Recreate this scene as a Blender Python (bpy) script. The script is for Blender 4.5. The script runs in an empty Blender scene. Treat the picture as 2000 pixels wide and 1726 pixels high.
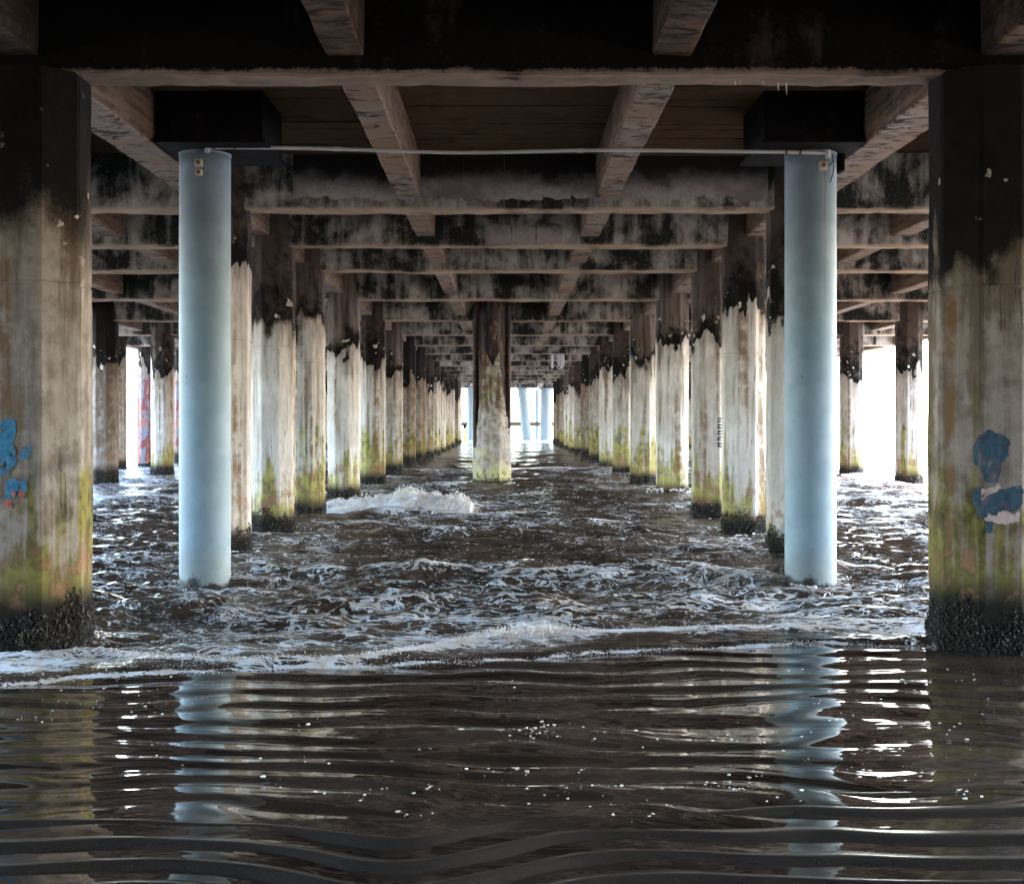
import bpy, math, random
import numpy as np
from mathutils import noise as mnoise, Vector

random.seed(7)
rng = np.random.default_rng(7)
sc = bpy.context.scene
C = sc.collection

# ------------------------------------------------------------------ camera, sky, sun, exposure
F, VX, VY, H = 2600.0, 990.0, 820.0, 1.2
cam_d = bpy.data.cameras.new('camera')
cam = bpy.data.objects.new('camera', cam_d)
C.objects.link(cam)
cam.location = (0, 0, H)
cam.rotation_euler = (math.radians(90), 0, 0)
cam_d.sensor_width = 36
cam_d.lens = F / 2000 * 36
cam_d.shift_x = 0.005
cam_d.shift_y = -0.0215
cam_d.clip_start = 0.05
cam_d.clip_end = 12000
sc.camera = cam

SUN_EL, SUN_AZ = math.radians(48), math.radians(70)
world = bpy.data.worlds.new('World')
sc.world = world
world.use_nodes = True
wn = world.node_tree.nodes
bg = wn['Background']
sky = wn.new('ShaderNodeTexSky')
sky.sky_type = 'NISHITA'
sky.sun_disc = False
sky.sun_elevation = SUN_EL
sky.sun_rotation = SUN_AZ
sky.air_density = 1.0
sky.dust_density = 1.5
sky.ozone_density = 1.0
world.node_tree.links.new(sky.outputs[0], bg.inputs[0])
bg.inputs[1].default_value = 0.15
sd = bpy.data.lights.new('sun', 'SUN')
sd.energy = 1.5
sd.angle = math.radians(20)
sd.color = (1, 0.96, 0.9)
sun = bpy.data.objects.new('sun', sd)
C.objects.link(sun)
sdir = Vector((math.sin(SUN_AZ) * math.cos(SUN_EL), math.cos(SUN_AZ) * math.cos(SUN_EL), math.sin(SUN_EL)))
sun.rotation_euler = sdir.to_track_quat('Z', 'Y').to_euler()
sc.view_settings.view_transform = 'Standard'
sc.view_settings.look = 'None'
sc.view_settings.exposure = 4.9
sc.view_settings.gamma = 1
sc.view_settings.use_curve_mapping = False
sc.render.engine = 'CYCLES'
sc.cycles.use_denoising = True
sc.cycles.max_bounces = 8
sc.cycles.diffuse_bounces = 5
sc.cycles.glossy_bounces = 4
sc.cycles.sample_clamp_indirect = 8
sc.cycles.caustics_reflective = False


# ------------------------------------------------------------------ helpers
def depth_at(py, z=0.0):
    return F * (H - z) / (py - VY)


def at(px, py, D):
    return ((px - VX) / F * D, D, H - (py - VY) / F * D)


def on_water(px, py):
    D = depth_at(py)
    return ((px - VX) / F * D, D)


def tag(o, label=None, cat=None, group=None, kind=None):
    if label: o['label'] = label
    if cat: o['category'] = cat
    if group: o['group'] = group
    if kind: o['kind'] = kind
    return o


def empty(name, loc=(0, 0, 0)):
    o = bpy.data.objects.new(name, None)
    o.empty_display_size = 0.2
    o.location = loc
    C.objects.link(o)
    return o


def mesh_obj(name, V, Fc, mat, parent=None, loc=None, smooth=False):
    me = bpy.data.meshes.new(name)
    V = np.asarray(V, dtype=np.float32)
    if isinstance(Fc, np.ndarray):
        n, k = Fc.shape
        me.vertices.add(len(V)); me.vertices.foreach_set('co', V.ravel())
        me.loops.add(n * k); me.loops.foreach_set('vertex_index', Fc.astype(np.int32).ravel())
        me.polygons.add(n)
        me.polygons.foreach_set('loop_start', np.arange(0, n * k, k, dtype=np.int32))
        me.update(calc_edges=True)
    else:
        me.from_pydata([tuple(v) for v in V.tolist()], [], Fc)
        me.update()
    if smooth:
        me.polygons.foreach_set('use_smooth', np.ones(len(me.polygons), dtype=bool))
    if mat: me.materials.append(mat)
    o = bpy.data.objects.new(name, me)
    C.objects.link(o)
    if parent: o.parent = parent
    if loc is not None: o.location = loc
    return o


def box_vf(x0, x1, y0, y1, z0, z1):
    V = [(x0, y0, z0), (x1, y0, z0), (x1, y1, z0), (x0, y1, z0), (x0, y0, z1), (x1, y0, z1), (x1, y1, z1), (x0, y1, z1)]
    Q = [(0, 3, 2, 1), (4, 5, 6, 7), (0, 1, 5, 4), (1, 2, 6, 5), (2, 3, 7, 6), (3, 0, 4, 7)]
    return V, Q


def join_vf(parts):
    V, Q = [], []
    for v, q in parts:
        b = len(V)
        V += list(v)
        Q += [tuple(i + b for i in f) for f in q]
    return V, Q


def tube_vf(pts, r, n=10, caps=True):
    """round tube through points; r may be a list"""
    pts = [Vector(p) for p in pts]
    V, Q = [], []
    for i, p in enumerate(pts):
        a = pts[max(0, i - 1)]; b = pts[min(len(pts) - 1, i + 1)]
        t = (b - a).normalized()
        u = t.cross(Vector((0, 0, 1)))
        if u.length < 1e-3: u = t.cross(Vector((0, 1, 0)))
        u.normalize(); w = t.cross(u)
        rr = r[i] if isinstance(r, (list, tuple)) else r
        for k in range(n):
            an = 2 * math.pi * k / n
            V.append(tuple(p + u * (rr * math.cos(an)) + w * (rr * math.sin(an))))
    for i in range(len(pts) - 1):
        for k in range(n):
            Q.append((i * n + k, i * n + (k + 1) % n, (i + 1) * n + (k + 1) % n, (i + 1) * n + k))
    if caps:
        Q.append(tuple(range(n)))
        Q.append(tuple(reversed(range((len(pts) - 1) * n, len(pts) * n))))
    return V, Q


def nz(x, y, z, s=1.0):
    return mnoise.noise(Vector((x * s, y * s, z * s)))


def rough_bar(axis, a0, a1, b0, b1, z0, z1, seg, amp, seed, chamfer=0.012, cross=3):
    """long bar along 'x' or 'y'; bottom edges spalled and uneven, returns V, F"""
    prof = []
    # (b, z) loop: bottom b0->b1, right side up, top, left side down
    for i in range(cross + 1):
        t = i / cross
        prof.append((b0 + chamfer + (b1 - b0 - 2 * chamfer) * t, z0))
    for i in range(cross + 1):
        prof.append((b1, z0 + chamfer + (z1 - z0 - chamfer) * i / cross))
    for i in range(cross + 1):
        prof.append((b0, z1 - (z1 - z0 - chamfer) * i / cross))
    n = len(prof)
    V, Q = [], []
    for k in range(seg + 1):
        a = a0 + (a1 - a0) * k / seg
        for (b, z) in prof:
            d = amp * (nz(a * 1.7 + seed, b * 3, z * 3) + 0.6 * nz(a * 6 + seed, b * 9 + 3, z * 9))
            e = amp * (nz(a * 1.3 + seed, b * 3 + 9, z * 3) + 0.7 * nz(a * 8 + seed, b * 9 + 7, z * 9))
            low = 1.0 if z < z0 + (z1 - z0) * 0.2 else 0.4
            top = 0 if z > z1 - 1e-6 else 1
            bb, zz = b + d * low * top, z + e * low * top
            V.append((a, bb, zz) if axis == 'x' else (bb, a, zz))
    for k in range(seg):
        for i in range(n):
            j = (i + 1) % n
            f = (k * n + i, k * n + j, (k + 1) * n + j, (k + 1) * n + i)
            Q.append(f if axis == 'y' else f[::-1])
    Q.append(tuple(range(n)) if axis == 'x' else tuple(reversed(range(n))))
    e = [seg * n + i for i in range(n)]
    Q.append(tuple(reversed(e)) if axis == 'x' else tuple(e))
    return V, Q


# vectorised value noise
def _hash(ix, iy, s):
    h = (ix.astype(np.int64) * 374761393 + iy.astype(np.int64) * 668265263 + s * 1442695041) & 0xffffffff
    h = ((h ^ (h >> 13)) * 1274126177) & 0xffffffff
    return ((h ^ (h >> 16)) & 0xffff) / 65535.0


def vnoise(x, y, s=0):
    ix, iy = np.floor(x), np.floor(y)
    fx, fy = x - ix, y - iy
    fx = fx * fx * fx * (fx * (fx * 6 - 15) + 10); fy = fy * fy * fy * (fy * (fy * 6 - 15) + 10)
    a, b = _hash(ix, iy, s), _hash(ix + 1, iy, s)
    c, d = _hash(ix, iy + 1, s), _hash(ix + 1, iy + 1, s)
    return (a + (b - a) * fx) * (1 - fy) + (c + (d - c) * fx) * fy


def fbm(x, y, s=0, o=4):
    t, a, n = 0, 0.5, 0
    for k in range(o):
        t = t + a * vnoise(x * 2 ** k, y * 2 ** k, s + k); n += a; a *= 0.5
    return t / n


def sstep(e0, e1, v):
    t = np.clip((v - e0) / (e1 - e0), 0, 1)
    return t * t * (3 - 2 * t)


# ------------------------------------------------------------------ node helper
class NT:
    def __init__(s, name):
        s.mat = bpy.data.materials.new(name)
        s.mat.use_nodes = True
        s.t = s.mat.node_tree
        s.b = s.t.nodes['Principled BSDF']
        s._tc = None

    def n(s, ty, **kw):
        d = s.t.nodes.new(ty)
        for k, v in kw.items(): setattr(d, k, v)
        return d

    def set(s, sock, v):
        if isinstance(v, bpy.types.NodeSocket): s.t.links.new(v, sock)
        elif isinstance(v, (tuple, list)) and len(v) == 3 and sock.type == 'RGBA': sock.default_value = (*v, 1)
        else: sock.default_value = v

    def obj(s):
        if not s._tc: s._tc = s.n('ShaderNodeTexCoord')
        return s._tc.outputs['Object']

    def rand(s):
        return s.n('ShaderNodeObjectInfo').outputs['Random']

    def attr(s, name, ty='OBJECT'):
        return s.n('ShaderNodeAttribute', attribute_name=name, attribute_type=ty).outputs['Fac']

    def m(s, op, a, b=0.0, clamp=False):
        d = s.n('ShaderNodeMath', operation=op, use_clamp=clamp)
        s.set(d.inputs[0], a); s.set(d.inputs[1], b)
        return d.outputs[0]

    def vec(s, v, scale=(1, 1, 1), off=None):
        d = s.n('ShaderNodeVectorMath', operation='MULTIPLY')
        s.set(d.inputs[0], v); d.inputs[1].default_value = scale
        r = d.outputs[0]
        if off is not None:
            e = s.n('ShaderNodeVectorMath', operation='ADD')
            s.t.links.new(r, e.inputs[0]); s.set(e.inputs[1], off)
            r = e.outputs[0]
        return r

    def noise(s, v, scale, det=4, rough=0.55, dist=0.0):
        d = s.n('ShaderNodeTexNoise')
        s.set(d.inputs['Vector'], v)
        d.inputs['Scale'].default_value = scale; d.inputs['Detail'].default_value = det
        d.inputs['Roughness'].default_value = rough; d.inputs['Distortion'].default_value = dist
        return d.outputs['Fac']

    def voro(s, v, scale, feature='DISTANCE_TO_EDGE'):
        d = s.n('ShaderNodeTexVoronoi', feature=feature)
        s.set(d.inputs['Vector'], v); d.inputs['Scale'].default_value = scale
        return d.outputs['Distance']

    def sm(s, v, e0, e1):
        d = s.n('ShaderNodeMapRange', interpolation_type='SMOOTHSTEP')
        s.set(d.inputs[0], v)
        lo, hi = min(e0, e1), max(e0, e1)
        d.inputs[1].default_value = lo; d.inputs[2].default_value = hi
        if e0 <= e1: d.inputs[3].default_value = 0; d.inputs[4].default_value = 1
        else: d.inputs[3].default_value = 1; d.inputs[4].default_value = 0
        return d.outputs[0]

    def mix(s, f, a, b, mode='MIX'):
        d = s.n('ShaderNodeMix', data_type='RGBA', blend_type=mode)
        s.set(d.inputs[0], f); s.set(d.inputs[6], a); s.set(d.inputs[7], b)
        return d.outputs[2]

    def xyz(s, v):
        d = s.n('ShaderNodeSeparateXYZ'); s.set(d.inputs[0], v)
        return d.outputs

    def bump(s, h, strength=0.4, dist=0.01):
        d = s.n('ShaderNodeBump')
        s.set(d.inputs['Height'], h)
        d.inputs['Strength'].default_value = strength; d.inputs['Distance'].default_value = dist
        s.t.links.new(d.outputs[0], s.b.inputs['Normal'])

    def out(s, col=None, rough=None, spec=None):
        if col is not None: s.set(s.b.inputs['Base Color'], col)
        if rough is not None: s.set(s.b.inputs['Roughness'], rough)
        if spec is not None: s.set(s.b.inputs['Specular IOR Level'], spec)
        return s.mat


def plain(name, col, rough=0.6, var=0.25, scale=12, metal=0.0):
    m = NT(name)
    n = m.noise(m.obj(), scale, 5)
    c = m.mix(n, tuple(x * (1 - var) for x in col), tuple(min(1, x * (1 + var)) for x in col))
    m.b.inputs['Metallic'].default_value = metal
    m.bump(n, 0.15, 0.004)
    return m.out(c, rough)


# ------------------------------------------------------------------ materials
def make_column_mat():
    m = NT('weathered_column_concrete')
    off = m.n('ShaderNodeCombineXYZ')
    r = m.m('MULTIPLY', m.rand(), 61.0)
    for i in range(3): m.t.links.new(r, off.inputs[i])
    P0 = m.obj()
    P = m.vec(P0, (1, 1, 1), off.outputs[0])
    z = m.xyz(P0)[2]
    streak = m.noise(m.vec(P, (1, 1, 0.07)), 11, 6, 0.65)
    streak2 = m.noise(m.vec(P, (1, 1, 0.12)), 26, 4, 0.6)
    big = m.noise(P, 2.2, 5, 0.6)
    mid = m.noise(P, 7, 6, 0.65)
    fine = m.noise(P, 60, 4, 0.7)
    c = m.mix(m.sm(big, .35, .65), (.54, .475, .415), (.72, .665, .615))
    c = m.mix(m.m('MULTIPLY', m.sm(streak2, .45, .7), .45), c, (.33, .28, .25))
    c = m.mix(m.m('MULTIPLY', m.sm(streak, .52, .68), .9), c, (.24, .18, .13))
    c = m.mix(m.m('MULTIPLY', m.sm(fine, .55, .75), .5), c, (.25, .22, .20))
    # grime on some of the columns
    dirt = m.attr('dirt')
    c = m.mix(m.m('MULTIPLY', dirt, m.sm(m.m('ADD', m.m('MULTIPLY', streak, .3), m.m('ADD', m.m('MULTIPLY', mid, .4), m.m('MULTIPLY', big, .3))), .42, .56)), c, (.13, .10, .078))
    c = m.mix(m.m('MULTIPLY', dirt, .72), c, (.145, .103, .072))
    # green and yellow growth rising from the water
    zz = m.m('SUBTRACT', m.m('MULTIPLY', m.attr('growth'), 1.0), z)          # growth = height it reaches
    gm = m.m('ADD', m.m('MULTIPLY', zz, .9), m.m('ADD', m.m('MULTIPLY', m.m('SUBTRACT', streak, .5), 2.6),
             m.m('MULTIPLY', m.m('SUBTRACT', big, .5), 2.0)))
    gmask = m.sm(gm, .02, .5)
    gcol = m.mix(m.sm(mid, .4, .62), (.36, .30, .065), (.075, .08, .012))
    gcol = m.mix(m.sm(streak2, .5, .7), gcol, (.46, .38, .12))
    gcol = m.mix(m.m('MULTIPLY', dirt, .8), gcol, m.mix(m.sm(mid, .42, .6), (.12, .095, .025), (.030, .030, .008)))
    c = m.mix(m.m('MULTIPLY', gmask, .9), c, gcol)
    # brown runs from cracks
    rn = m.noise(m.vec(P, (1.6, 1.6, .05)), 5, 4, .6)
    c = m.mix(m.m('MULTIPLY', m.sm(rn, .54, .64), m.m('MULTIPLY', m.sm(mid, .3, .6), .85)), c, (.19, .105, .045))
    ck = m.m('ABSOLUTE', m.m('SUBTRACT', m.noise(m.vec(P, (1, 1, .03)), 3.4, 5, .6, .1), .5))
    c = m.mix(m.m('MULTIPLY', m.sm(ck, .005, .001), m.m('MULTIPLY', m.sm(big, .48, .58), .8)), c, (.03, .024, .02))
    # rusty pink tide stain
    pm = m.m('MULTIPLY', m.sm(z, .75, .35), m.sm(mid, .5, .62))
    c = m.mix(m.m('MULTIPLY', pm, .75), c, (.34, .17, .10))
    # dark growth just above the water
    dk = m.m('ADD', z, m.m('MULTIPLY', m.m('SUBTRACT', mid, .5), .25))
    c = m.mix(m.sm(m.m('SUBTRACT', dk, m.m('MULTIPLY', dirt, .14)), .30, .10), c, (.02, .017, .013))
    # black weathered top with a torn lower edge
    arc = m.noise(m.vec(P, (1, 1, .45)), 4.2, 2, .5)
    jag = m.m('ADD', m.m('MULTIPLY', m.m('SUBTRACT', arc, .5), 1.15),
              m.m('ADD', m.m('MULTIPLY', m.m('SUBTRACT', mid, .5), .22), m.m('MULTIPLY', m.m('SUBTRACT', streak2, .5), .16)))
    edge = m.m('SUBTRACT', m.m('ADD', z, jag), m.attr('stain'))
    wd = m.m('ADD', .014, m.m('MULTIPLY', m.attr('soft'), .22))
    bm = m.sm(m.m('ADD', m.m('DIVIDE', edge, wd), m.m('MULTIPLY', m.m('SUBTRACT', fine, .5), 1.2)), -1, 1)
    bcol = m.mix(m.sm(m.m('ADD', m.m('MULTIPLY', edge, .55), m.m('MULTIPLY', mid, 1.2)), .62, 1.15), (.009, .0075, .007), (.085, .066, .054))
    bcol = m.mix(m.m('MULTIPLY', m.sm(streak2, .58, .72), .35), bcol, (.13, .10, .08))
    tone = m.attr('tone')
    bcol = m.mix(m.m('MULTIPLY', tone, m.m('MULTIPLY', m.sm(m.m('ADD', edge, m.m('MULTIPLY', mid, .3)), .25, .5), .85)), bcol, m.mix(m.sm(streak, .4, .6), (.26, .21, .18), (.10, .08, .065)))
    halo = m.m('MULTIPLY', m.sm(m.m('ADD', edge, m.m('MULTIPLY', m.m('SUBTRACT', streak, .5), 1.4)), -.35, .1), .55)
    c = m.mix(halo, c, (.12, .09, .065))
    bcol = m.mix(m.m('MULTIPLY', m.sm(dirt, .5, .65), .9), bcol, (.011, .0095, .009))
    fleck = m.m('MULTIPLY', m.sm(m.noise(P, 9, 3, .5), .66, .68), m.sm(edge, .55, .2))
    bcol = m.mix(fleck, bcol, (.62, .58, .52))
    c = m.mix(bm, c, bcol)
    hgt = m.m('ADD', m.m('MULTIPLY', bm, -.7), m.m('ADD', m.m('MULTIPLY', mid, .5), m.m('MULTIPLY', fine, .25)))
    m.bump(hgt, .6, .014)
    return m.out(c, .85, .06)


def make_beam_mat(name, light, dark, under, patch=1.5, cover=.5):
    m = NT(name)
    off = m.n('ShaderNodeCombineXYZ')
    r = m.m('MULTIPLY', m.rand(), 47.0)
    for i in range(3): m.t.links.new(r, off.inputs[i])
    P = m.vec(m.obj(), (1, 1, 1), off.outputs[0])
    big = m.noise(P, patch, 6, .62, .4)
    drip = m.noise(m.vec(P, (1, 1, .15)), 7, 5, .6)
    mid = m.noise(P, 6, 6, .65)
    fine = m.noise(P, 45, 4, .7)
    f = m.m('ADD', m.m('MULTIPLY', big, .5), m.m('ADD', m.m('MULTIPLY', drip, .32), m.m('ADD', m.m('MULTIPLY', mid, .16), m.m('MULTIPLY', fine, .10))))
    c = m.mix(m.sm(f, cover - .05, cover + .11), dark, light)
    c = m.mix(m.m('MULTIPLY', m.sm(fine, .5, .75), .5), c, tuple(x * .35 for x in light))
    c = m.mix(m.m('MULTIPLY', m.sm(drip, .58, .72), .6), c, (.02, .018, .016))
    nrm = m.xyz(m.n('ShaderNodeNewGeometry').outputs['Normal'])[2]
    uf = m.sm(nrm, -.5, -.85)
    uc = m.mix(m.sm(mid, .35, .65), under, tuple(x * .45 for x in under))  # cap undersides painted paler, as if lit by bounce off the water
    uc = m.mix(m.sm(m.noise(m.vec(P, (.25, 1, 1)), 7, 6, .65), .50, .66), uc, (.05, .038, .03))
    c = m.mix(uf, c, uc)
    m.bump(m.m('ADD', mid, m.m('MULTIPLY', fine, .4)), .5, .012)
    chip = m.m('ADD', m.xyz(m.obj())[2], m.m('ADD', m.m('MULTIPLY', m.m('SUBTRACT', mid, .5), .07), m.m('MULTIPLY', m.m('SUBTRACT', fine, .5), .05)))
    chip = m.m('MULTIPLY', m.sm(chip, .035, .012), m.sm(big, .36, .52))
    c = m.mix(m.m('MULTIPLY', chip, .6), c, tuple(min(.6, x * 1.02) for x in under))
    return m.out(c, .88, .05)


def make_stringer_mat(name='stained_stringer_concrete', shade=0.0):
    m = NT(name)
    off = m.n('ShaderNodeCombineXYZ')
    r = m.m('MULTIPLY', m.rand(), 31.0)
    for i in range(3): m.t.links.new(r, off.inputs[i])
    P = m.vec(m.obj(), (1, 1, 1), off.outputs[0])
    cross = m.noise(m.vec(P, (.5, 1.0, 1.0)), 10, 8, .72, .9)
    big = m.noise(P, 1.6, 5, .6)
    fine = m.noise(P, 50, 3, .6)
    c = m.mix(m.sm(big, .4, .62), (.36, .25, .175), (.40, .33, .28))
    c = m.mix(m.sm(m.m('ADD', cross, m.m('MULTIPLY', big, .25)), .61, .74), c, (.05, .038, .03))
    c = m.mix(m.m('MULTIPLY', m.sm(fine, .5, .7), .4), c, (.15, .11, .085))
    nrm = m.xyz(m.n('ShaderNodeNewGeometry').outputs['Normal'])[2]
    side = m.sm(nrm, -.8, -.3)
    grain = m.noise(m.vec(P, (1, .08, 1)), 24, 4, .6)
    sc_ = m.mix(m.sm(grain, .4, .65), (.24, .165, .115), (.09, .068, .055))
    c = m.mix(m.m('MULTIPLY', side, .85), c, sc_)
    if shade: c = m.mix(m.m('MULTIPLY', m.sm(m.m('ADD', big, m.m('MULTIPLY', cross, .6)), .5, .9), shade), c, (.035, .027, .022))  # shade painted into the colour through a noise mask
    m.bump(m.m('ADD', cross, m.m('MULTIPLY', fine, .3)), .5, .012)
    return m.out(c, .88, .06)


def make_water_mat():
    m = NT('brown_sea_water')
    P = m.obj()
    foam = m.attr('foam', 'GEOMETRY')
    calm = m.attr('calm', 'GEOMETRY')
    dens = m.attr('far', 'GEOMETRY')
    warp = m.n('ShaderNodeTexNoise'); m.set(warp.inputs['Vector'], P); warp.inputs['Scale'].default_value = 5
    wv = m.n('ShaderNodeVectorMath', operation='MULTIPLY_ADD')
    m.t.links.new(warp.outputs['Color'], wv.inputs[0]); wv.inputs[1].default_value = (.25, .25, 0); m.t.links.new(P, wv.inputs[2])
    Q = wv.outputs[0]
    va = m.vec(Q, (.40, 1.35, 1))
    f1 = m.m('ABSOLUTE', m.m('SUBTRACT', m.noise(va, 3.4, 5, .6, .5), .5))
    f2 = m.m('ABSOLUTE', m.m('SUBTRACT', m.noise(va, 9.0, 4, .6, .5), .5))
    f3 = m.voro(va, 21)
    lace = m.m('MAXIMUM', m.sm(f1, .05, .0), m.m('MAXIMUM', m.m('MULTIPLY', m.sm(f2, .06, .0), .9), m.m('MULTIPLY', m.sm(f3, .2, .0), .45)))
    n = m.noise(P, 26, 6, .75)
    nb = m.noise(m.vec(P, (.6, 1.2, 1)), 2.6, 4, .6)
    val = m.m('ADD', m.m('MULTIPLY', lace, .36), m.m('ADD', m.m('MULTIPLY', n, .62), m.m('MULTIPLY', nb, .30)))
    thr = m.m('SUBTRACT', 1.13, foam)
    fm = m.sm(m.m('SUBTRACT', val, thr), -.02, .14)
    base = m.mix(m.sm(m.noise(P, .9, 4), .3, .7), (.040, .027, .018), (.105, .072, .048))
    base = m.mix(calm, base, m.mix(m.sm(nb, .35, .65), (.022, .0155, .011), (.058, .041, .031)))
    fcol = m.mix(m.sm(m.noise(P, 7, 4), .4, .65), (.72, .75, .79), (.58, .48, .40))
    col = m.mix(fm, base, fcol)
    rough = m.m('ADD', m.m('MULTIPLY', fm, .6), m.m('ADD', .03, m.m('ADD', m.m('MULTIPLY', m.m('SUBTRACT', 1.0, calm), .06), m.m('MULTIPLY', dens, .12))))
    # fine capillary ripples
    r1 = m.noise(m.vec(P, (.42, 1.25, 1)), 14, 4, .6, .3)
    r2 = m.noise(m.vec(P, (.6, 1.2, 1)), 3.2, 5, .6, .3)
    chop = m.m('SUBTRACT', 1.0, calm)
    r3 = m.m('ABSOLUTE', m.m('SUBTRACT', m.noise(m.vec(P, (.42, 1.25, 1)), 8.5, 3, .55, .6), .5))
    r1 = m.m('SUBTRACT', r1, m.m('MULTIPLY', r3, 2.6))
    h = m.m('ADD', m.m('MULTIPLY', m.m('MULTIPLY', r1, chop), .034),
            m.m('ADD', m.m('MULTIPLY', m.m('MULTIPLY', r2, dens), .34), m.m('MULTIPLY', m.m('MULTIPLY', fm, n), .02)))
    h = m.m('ADD', h, m.m('MULTIPLY', m.m('MULTIPLY', r1, calm), m.m('MULTIPLY', m.sm(nb, .45, .62), .0011)))
    m.bump(h, .9, 1.0)
    m.b.inputs['IOR'].default_value = 1.75
    return m.out(col, rough, .5)


def make_sand_mat():
    m = NT('wet_beach_sand')
    P = m.obj()
    big = m.noise(P, 1.4, 5); fine = m.noise(P, 160, 3, .7); mid = m.noise(P, 9, 5)
    c = m.mix(big, (.028, .022, .018), (.050, .040, .033))
    c = m.mix(m.m('MULTIPLY', m.sm(fine, .55, .75), .5), c, (.06, .048, .04))
    y = m.xyz(P)[1]
    dry = m.sm(y, 0.0, -6.0)
    c = m.mix(dry, c, (.30, .245, .19))
    m.bump(m.m('ADD', m.m('MULTIPLY', fine, .3), mid), .22, .004)
    return m.out(c, m.m('ADD', .24, m.m('MULTIPLY', dry, .5)), 1.0)


def make_blue_mat():
    m = NT('pale_blue_painted_steel')
    P = m.obj()
    x, y, z = m.xyz(P)
    n = m.noise(P, 5, 5); f = m.noise(P, 90, 3, .7)
    c = m.mix(m.sm(n, .35, .65), (.185, .255, .295), (.23, .303, .338))
    c = m.mix(m.m('MULTIPLY', m.sm(m.noise(m.vec(P, (1, 1, .3)), 3.1, 5, .7), .5, .68), .35), c, (.28, .34, .36))
    c = m.mix(m.m('MULTIPLY', m.sm(f, .58, .72), .25), c, (.15, .21, .25))
    st = m.noise(m.vec(P, (1, 1, .05)), 30, 4, .6)
    c = m.mix(m.m('MULTIPLY', m.sm(st, .6, .72), .22), c, (.34, .27, .22))
    # rust run below the junction box
    rx = m.m('ABSOLUTE', m.m('SUBTRACT', x, m.m('ADD', .058, m.m('MULTIPLY', n, .012))))
    run = m.m('MULTIPLY', m.sm(rx, .006, .002), m.m('MULTIPLY', m.sm(y, 0, -.05), m.sm(z, 1.2, 2.9)))
    c = m.mix(m.m('MULTIPLY', m.m('MULTIPLY', run, m.attr('rusty')), .75), c, (.25, .14, .08))
    tide = m.m('ADD', z, m.m('MULTIPLY', m.m('SUBTRACT', n, .5), .35))
    c = m.mix(m.m('MULTIPLY', m.sm(tide, .34, .08), .6), c, (.20, .20, .16))
    c = m.mix(m.sm(tide, .09, .03), c, (.02, .017, .013))
    chip = m.m('MULTIPLY', m.sm(m.noise(P, 14, 5, .7), .67, .70), 1)
    c = m.mix(chip, c, (.22, .13, .09))
    m.bump(m.m('ADD', m.m('MULTIPLY', n, .6), m.m('MULTIPLY', f, .25)), .12, .006)
    return m.out(c, .55, .35)


def make_foam_mat():
    m = NT('frothy_white_foam')
    P = m.obj()
    n = m.noise(P, 18, 5, .65)
    c = m.mix(m.sm(n, .42, .62), (.84, .82, .80), (.66, .52, .42))
    m.bump(m.noise(P, 70, 4, .7), .5, .01)
    return m.out(c, .6, .4)


def make_paint_mat(name, a, b, speck=None, streaks=False):
    m = NT(name)
    P = m.obj()
    n = m.noise(m.vec(P, (1, 1, .35 if streaks else 1)), 14 if streaks else 30, 6, .7)
    c = m.mix(m.sm(n, .38, .62), a, b)
    c = m.mix(m.m('MULTIPLY', m.sm(m.noise(m.vec(P, (1, 1, .25)), 16, 5, .7), .5, .68), .6), c, (.20, .17, .14))
    if speck: c = m.mix(m.sm(m.noise(m.vec(P, (1, 1, 2)), 38, 4, .7), .60, .64), c, speck)
    return m.out(c, .7, .3)


def make_graffiti_mat():
    m = NT('red_orange_graffiti_paint')
    P = m.vec(m.obj(), (1, 1, .4))
    a = m.noise(P, 6, 4, .6, 1.0); b = m.noise(P, 9, 4, .6, 1.2)
    c = m.mix(m.sm(a, .45, .5), (.13, .12, .13), (.13, .02, .012))
    c = m.mix(m.sm(b, .55, .6), c, (.27, .06, .006))
    c = m.mix(m.sm(m.noise(P, 12, 4, .6, 1.5), .6, .63), c, (.05, .02, .045))
    return m.out(c, .7)


M_COL = make_column_mat()
M_CAP = make_beam_mat('stained_cap_concrete', (.53, .49, .44), (.020, .023, .021), (.68, .47, .33), 1.5, .525)
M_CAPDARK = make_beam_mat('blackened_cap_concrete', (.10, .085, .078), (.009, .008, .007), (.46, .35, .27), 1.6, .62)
M_SOFFIT = make_beam_mat('board_marked_soffit', (.07, .042, .025), (.014, .010, .008), (.06, .036, .022), 1.6, .55)
M_STR = make_stringer_mat()
M_STRSHADE = make_stringer_mat('shaded_stringer_concrete', .85)  # darker copy for the near bays, shade painted into its colour
M_BOARD = make_beam_mat('brown_soffit_board', (.15, .085, .045), (.025, .017, .012), (.13, .078, .045), 2.2, .5)
def make_patch_mat():
    m = NT('pale_render_patch')
    P = m.obj(); z = m.xyz(P)[2]
    big = m.noise(P, 2.4, 6, .62); mid = m.noise(P, 8, 6, .65); fine = m.noise(P, 50, 4, .7)
    c = m.mix(m.sm(big, .35, .6), (.20, .175, .17), (.40, .36, .35))
    c = m.mix(m.m('MULTIPLY', m.sm(fine, .5, .7), .5), c, (.14, .12, .11))
    soot_shade = m.m('ADD', z, m.m('ADD', m.m('MULTIPLY', m.m('SUBTRACT', big, .5), .45), m.m('MULTIPLY', m.m('SUBTRACT', mid, .5), .12)))
    c = m.mix(m.sm(soot_shade, .17, .33), c, (.03, .025, .023))  # sooty towards the top, with shade under the soffit painted in
    m.bump(m.m('ADD', mid, m.m('MULTIPLY', fine, .4)), .5, .012)
    return m.out(c, .88, .06)


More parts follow.
